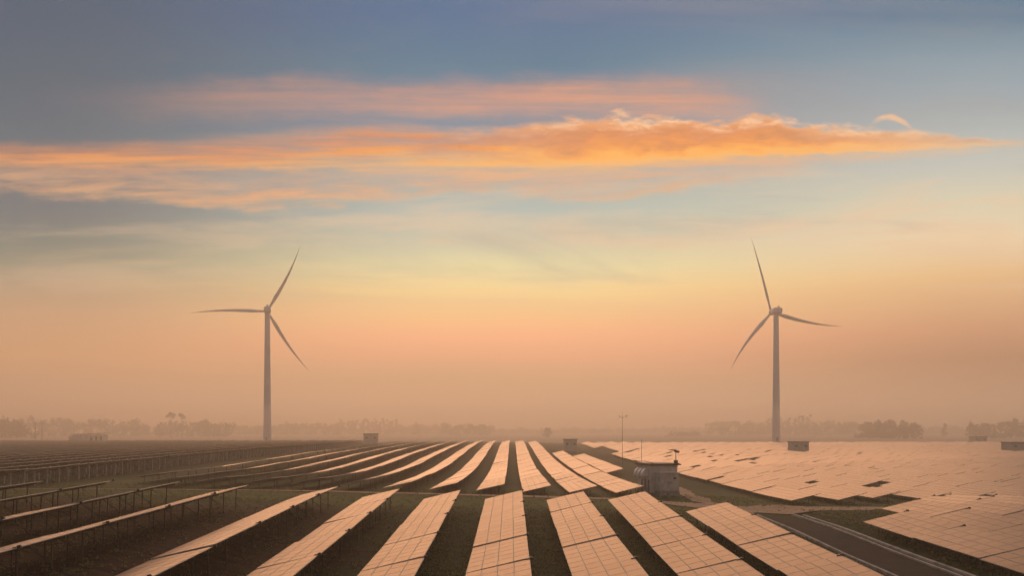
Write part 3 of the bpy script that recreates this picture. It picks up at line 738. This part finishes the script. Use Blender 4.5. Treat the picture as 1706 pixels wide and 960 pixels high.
# ------------------------------------------------------------------ trees in the mist
def tree_shapes(trunk, crown, base, h, spread, rnd, style='broad', leaves=260, lsize=.9, full=False):
    bx, by, bz = base
    top = Vector((bx+rnd.uniform(-.04, .04)*h, by, bz+h*.62))
    trunk.tube([(bx, by, bz-.5), (bx+(top.x-bx)*.4, by, bz+h*.3), top], [h*.022+.08, h*.015+.05, h*.006+.03], 6)
    blobs = []
    nb = 7 if style == 'broad' else 6
    for k in range(nb):
        if style == 'broad':
            a = rnd.uniform(0, 6.28); r = rnd.uniform(.15, .8)*spread
            c = Vector((bx+r*math.cos(a), by+r*math.sin(a), bz+h*rnd.uniform(.38, .86))); rr = rnd.uniform(.32, .55)*spread
        elif style == 'tall':
            f = k/(nb-1); a = rnd.uniform(0, 6.28)
            c = Vector((bx+.35*spread*math.cos(a), by+.35*spread*math.sin(a), bz+h*(.3+.62*f))); rr = spread*(.62-.36*f)
        else:                                                # tuft on a bare stem
            a = rnd.uniform(0, 6.28); c = Vector((bx+.5*spread*math.cos(a), by+.4*spread*math.sin(a), bz+h*rnd.uniform(.82, .95))); rr = spread*.42
        blobs.append((c, rr)); trunk.tube([Vector((bx, by, bz+h*.28)).lerp(top, rnd.uniform(.3, 1)), c], [h*.007+.03, .03], 5)
    if full:                                                 # brush that closes the wood down to the ground
        for k in range(4):
            blobs.append((Vector((bx+rnd.uniform(-1, 1)*spread, by+rnd.uniform(-1, 1)*spread, bz+h*rnd.uniform(.06, .42))), spread*rnd.uniform(.4, .6)))
        nb = len(blobs)
    for i in range(leaves):
        c, rr = blobs[i % nb]
        d = Vector((rnd.gauss(0, 1), rnd.gauss(0, 1), rnd.gauss(0, .8))).normalized()*rr*rnd.uniform(.35, 1.08)
        p = c+d; s = lsize*rnd.uniform(.6, 1.4)
        q = Matrix.Rotation(rnd.uniform(0, 6.28), 3, 'Z') @ Matrix.Rotation(rnd.uniform(.3, 2.6), 3, 'X')
        crown.add([p+q @ Vector(v) for v in ((-s*.5, -s*.35, 0), (s*.5, -s*.3, .1*s), (s*.55, s*.35, 0), (-s*.4, s*.45, .1*s))], [(0, 1, 2, 3)])
def px_tree(px, ytop, Y, spread, label, style='broad', leaves=420, seed=1):
    Y *= 1.05; spread *= 1.1
    x = (px-853)*Y/1500; h = 9+(712-ytop)*Y/1500
    t = empty('tree', (x, Y, 0)); tag(t, label, 'tree')
    a, b = MB(), MB(); tree_shapes(a, b, (0, 0, 0), h, spread, random.Random(seed), style, leaves, 1.2, style != 'tuft')
    a.obj('trunk', M['bark'], t); b.obj('crown', M['leaf'], t); return t
px_tree(8, 700, 690, 6.5, 'dark round misty tree at the left edge of the picture', 'broad', 520, 21)
px_tree(27, 702, 700, 6.0, 'dark round misty tree beside the one at the left edge', 'broad', 480, 22)
px_tree(284, 688, 800, 4.2, 'tallest misty tree left of the left turbine, tufted and leaning', 'tuft', 300, 4)
px_tree(303, 690, 800, 3.6, 'misty tufted tree just right of the tallest one, near left turbine', 'tuft', 260, 5)
px_tree(1573, 706, 780, 3.2, 'lone slim misty tree between two dark clumps at right', 'tall', 260, 6)
px_tree(266, 704, 800, 3.6, 'slim misty tree in the gap left of the tallest one', 'tall', 260, 7)
px_tree(1462, 699, 700, 5.0, 'left end tree of the dark clump right of the right turbine', 'broad', 480, 8)
px_tree(1485, 696, 705, 5.6, 'tallest middle tree of the dark clump right of the right turbine', 'broad', 480, 9)
px_tree(1507, 699, 710, 5.0, 'right end tree of the dark clump right of the right turbine', 'broad', 480, 10)
px_tree(1694, 695, 720, 4.0, 'tall dark tree at the right edge of the picture', 'broad', 420, 12)
px_tree(912, 712, 760, 4.0, 'small rounded misty tree beside the faint hut straight ahead', 'broad', 300, 13)
px_tree(340, 699, 830, 5.0, 'broad misty tree in the low wood right of the tufted pair', 'broad', 380, 14)
px_tree(694, 704, 950, 4.0, 'slim spiky misty tree right of the small grey cabin', 'tall', 260, 15)
def wood(name, segs, label, seed):
    rnd = random.Random(seed); a, b = MB(), MB()
    n0 = 0
    for x0, x1, y0, y1, Y, style in segs:
        Y *= 1.0
        px = x0
        while px < x1:
            f = (px-x0)/max(1, x1-x0); Yk = Y+rnd.uniform(-25, 25)
            yt = y0+(y1-y0)*f+rnd.uniform(-2.2, 4.5)
            h = 9+(712-yt)*Yk/1500; sp = (rnd.uniform(4.5, 8) if style == 'broad' else rnd.uniform(3.2, 4.6))*1.25
            tree_shapes(a, a2 := MB(), ((px-853)*Yk/1500, Yk, 0), h, sp, rnd, style, 300, 1.5, True)
            b.v, b.f, b.mi, b.sm, off = b.v, b.f, b.mi, b.sm, len(b.v)
            b.v += a2.v; b.f += [tuple(i+off for i in q) for q in a2.f]; b.mi += a2.mi; b.sm += a2.sm
            px += sp*rnd.uniform(.75, 1.15)*1500/Yk
    off = len(a.v); a.v += b.v; a.f += [tuple(i+off for i in q) for q in b.f]; a.mi += [1]*len(b.f); a.sm += b.sm
    tag(a.obj(name, [M['bark'], M['leaf']]), label, 'wood', kind='stuff')
wood('far_wood', [(-30, 38, 701, 703, 720, 'broad'), (-30, 240, 694, 697, 900, 'broad'), (236, 300, 706, 704, 950, 'broad'), (296, 385, 700, 703, 860, 'broad'), (385, 470, 709, 710, 1050, 'broad'),
                 (470, 570, 703, 703, 1020, 'broad'), (560, 665, 700, 699, 1080, 'tall'), (665, 740, 707, 710, 1120, 'broad'), (742, 822, 705, 705, 980, 'broad'), (822, 1000, 715, 716, 1200, 'broad'),
                 (1000, 1180, 714, 712, 1250, 'broad'), (1128, 1162, 720, 720, 900, 'broad')], 'misty wood along the horizon behind the left and middle fields', 2)
wood('far_wood', [(1186, 1290, 702, 700, 1000, 'broad'), (1280, 1352, 697, 691, 1020, 'tall'), (1346, 1425, 704, 703, 950, 'broad'), (1425, 1620, 710, 710, 1150, 'broad'), (1440, 1522, 703, 703, 720, 'broad'),
                 (1622, 1740, 701, 699, 740, 'broad')], 'misty wood along the horizon behind the right turbine and right field', 3)

# ------------------------------------------------------------------ grass
rnd = random.Random(17); m = MB()
cnt = 0
while cnt < 14000:
    y = 46+90*rnd.random()**1.1; x = rnd.uniform(-.62, .62)*y
    if 25.3 < x < 30.8 and y < 99: continue
    if 99 < y < 123 and rnd.random() < .75: continue
    if x < -8 and y < 96 and rnd.random() < .6: continue
    z = ground(x, y); s = rnd.uniform(.09, .27); cnt += 1
    for k in range(3):
        a = rnd.uniform(0, 6.28); w = .10; l = Vector((math.cos(a), math.sin(a), 0))
        p = Vector((x+rnd.uniform(-.2, .2), y+rnd.uniform(-.2, .2), z-.03))
        m.add([p-l*w, p+l*w, p+Vector((rnd.uniform(-.12, .12), rnd.uniform(-.12, .12), s))], [(0, 1, 2)])
tag(m.obj('grass', M['grass']), 'rough short grass growing between the solar rows', 'grass', kind='stuff')
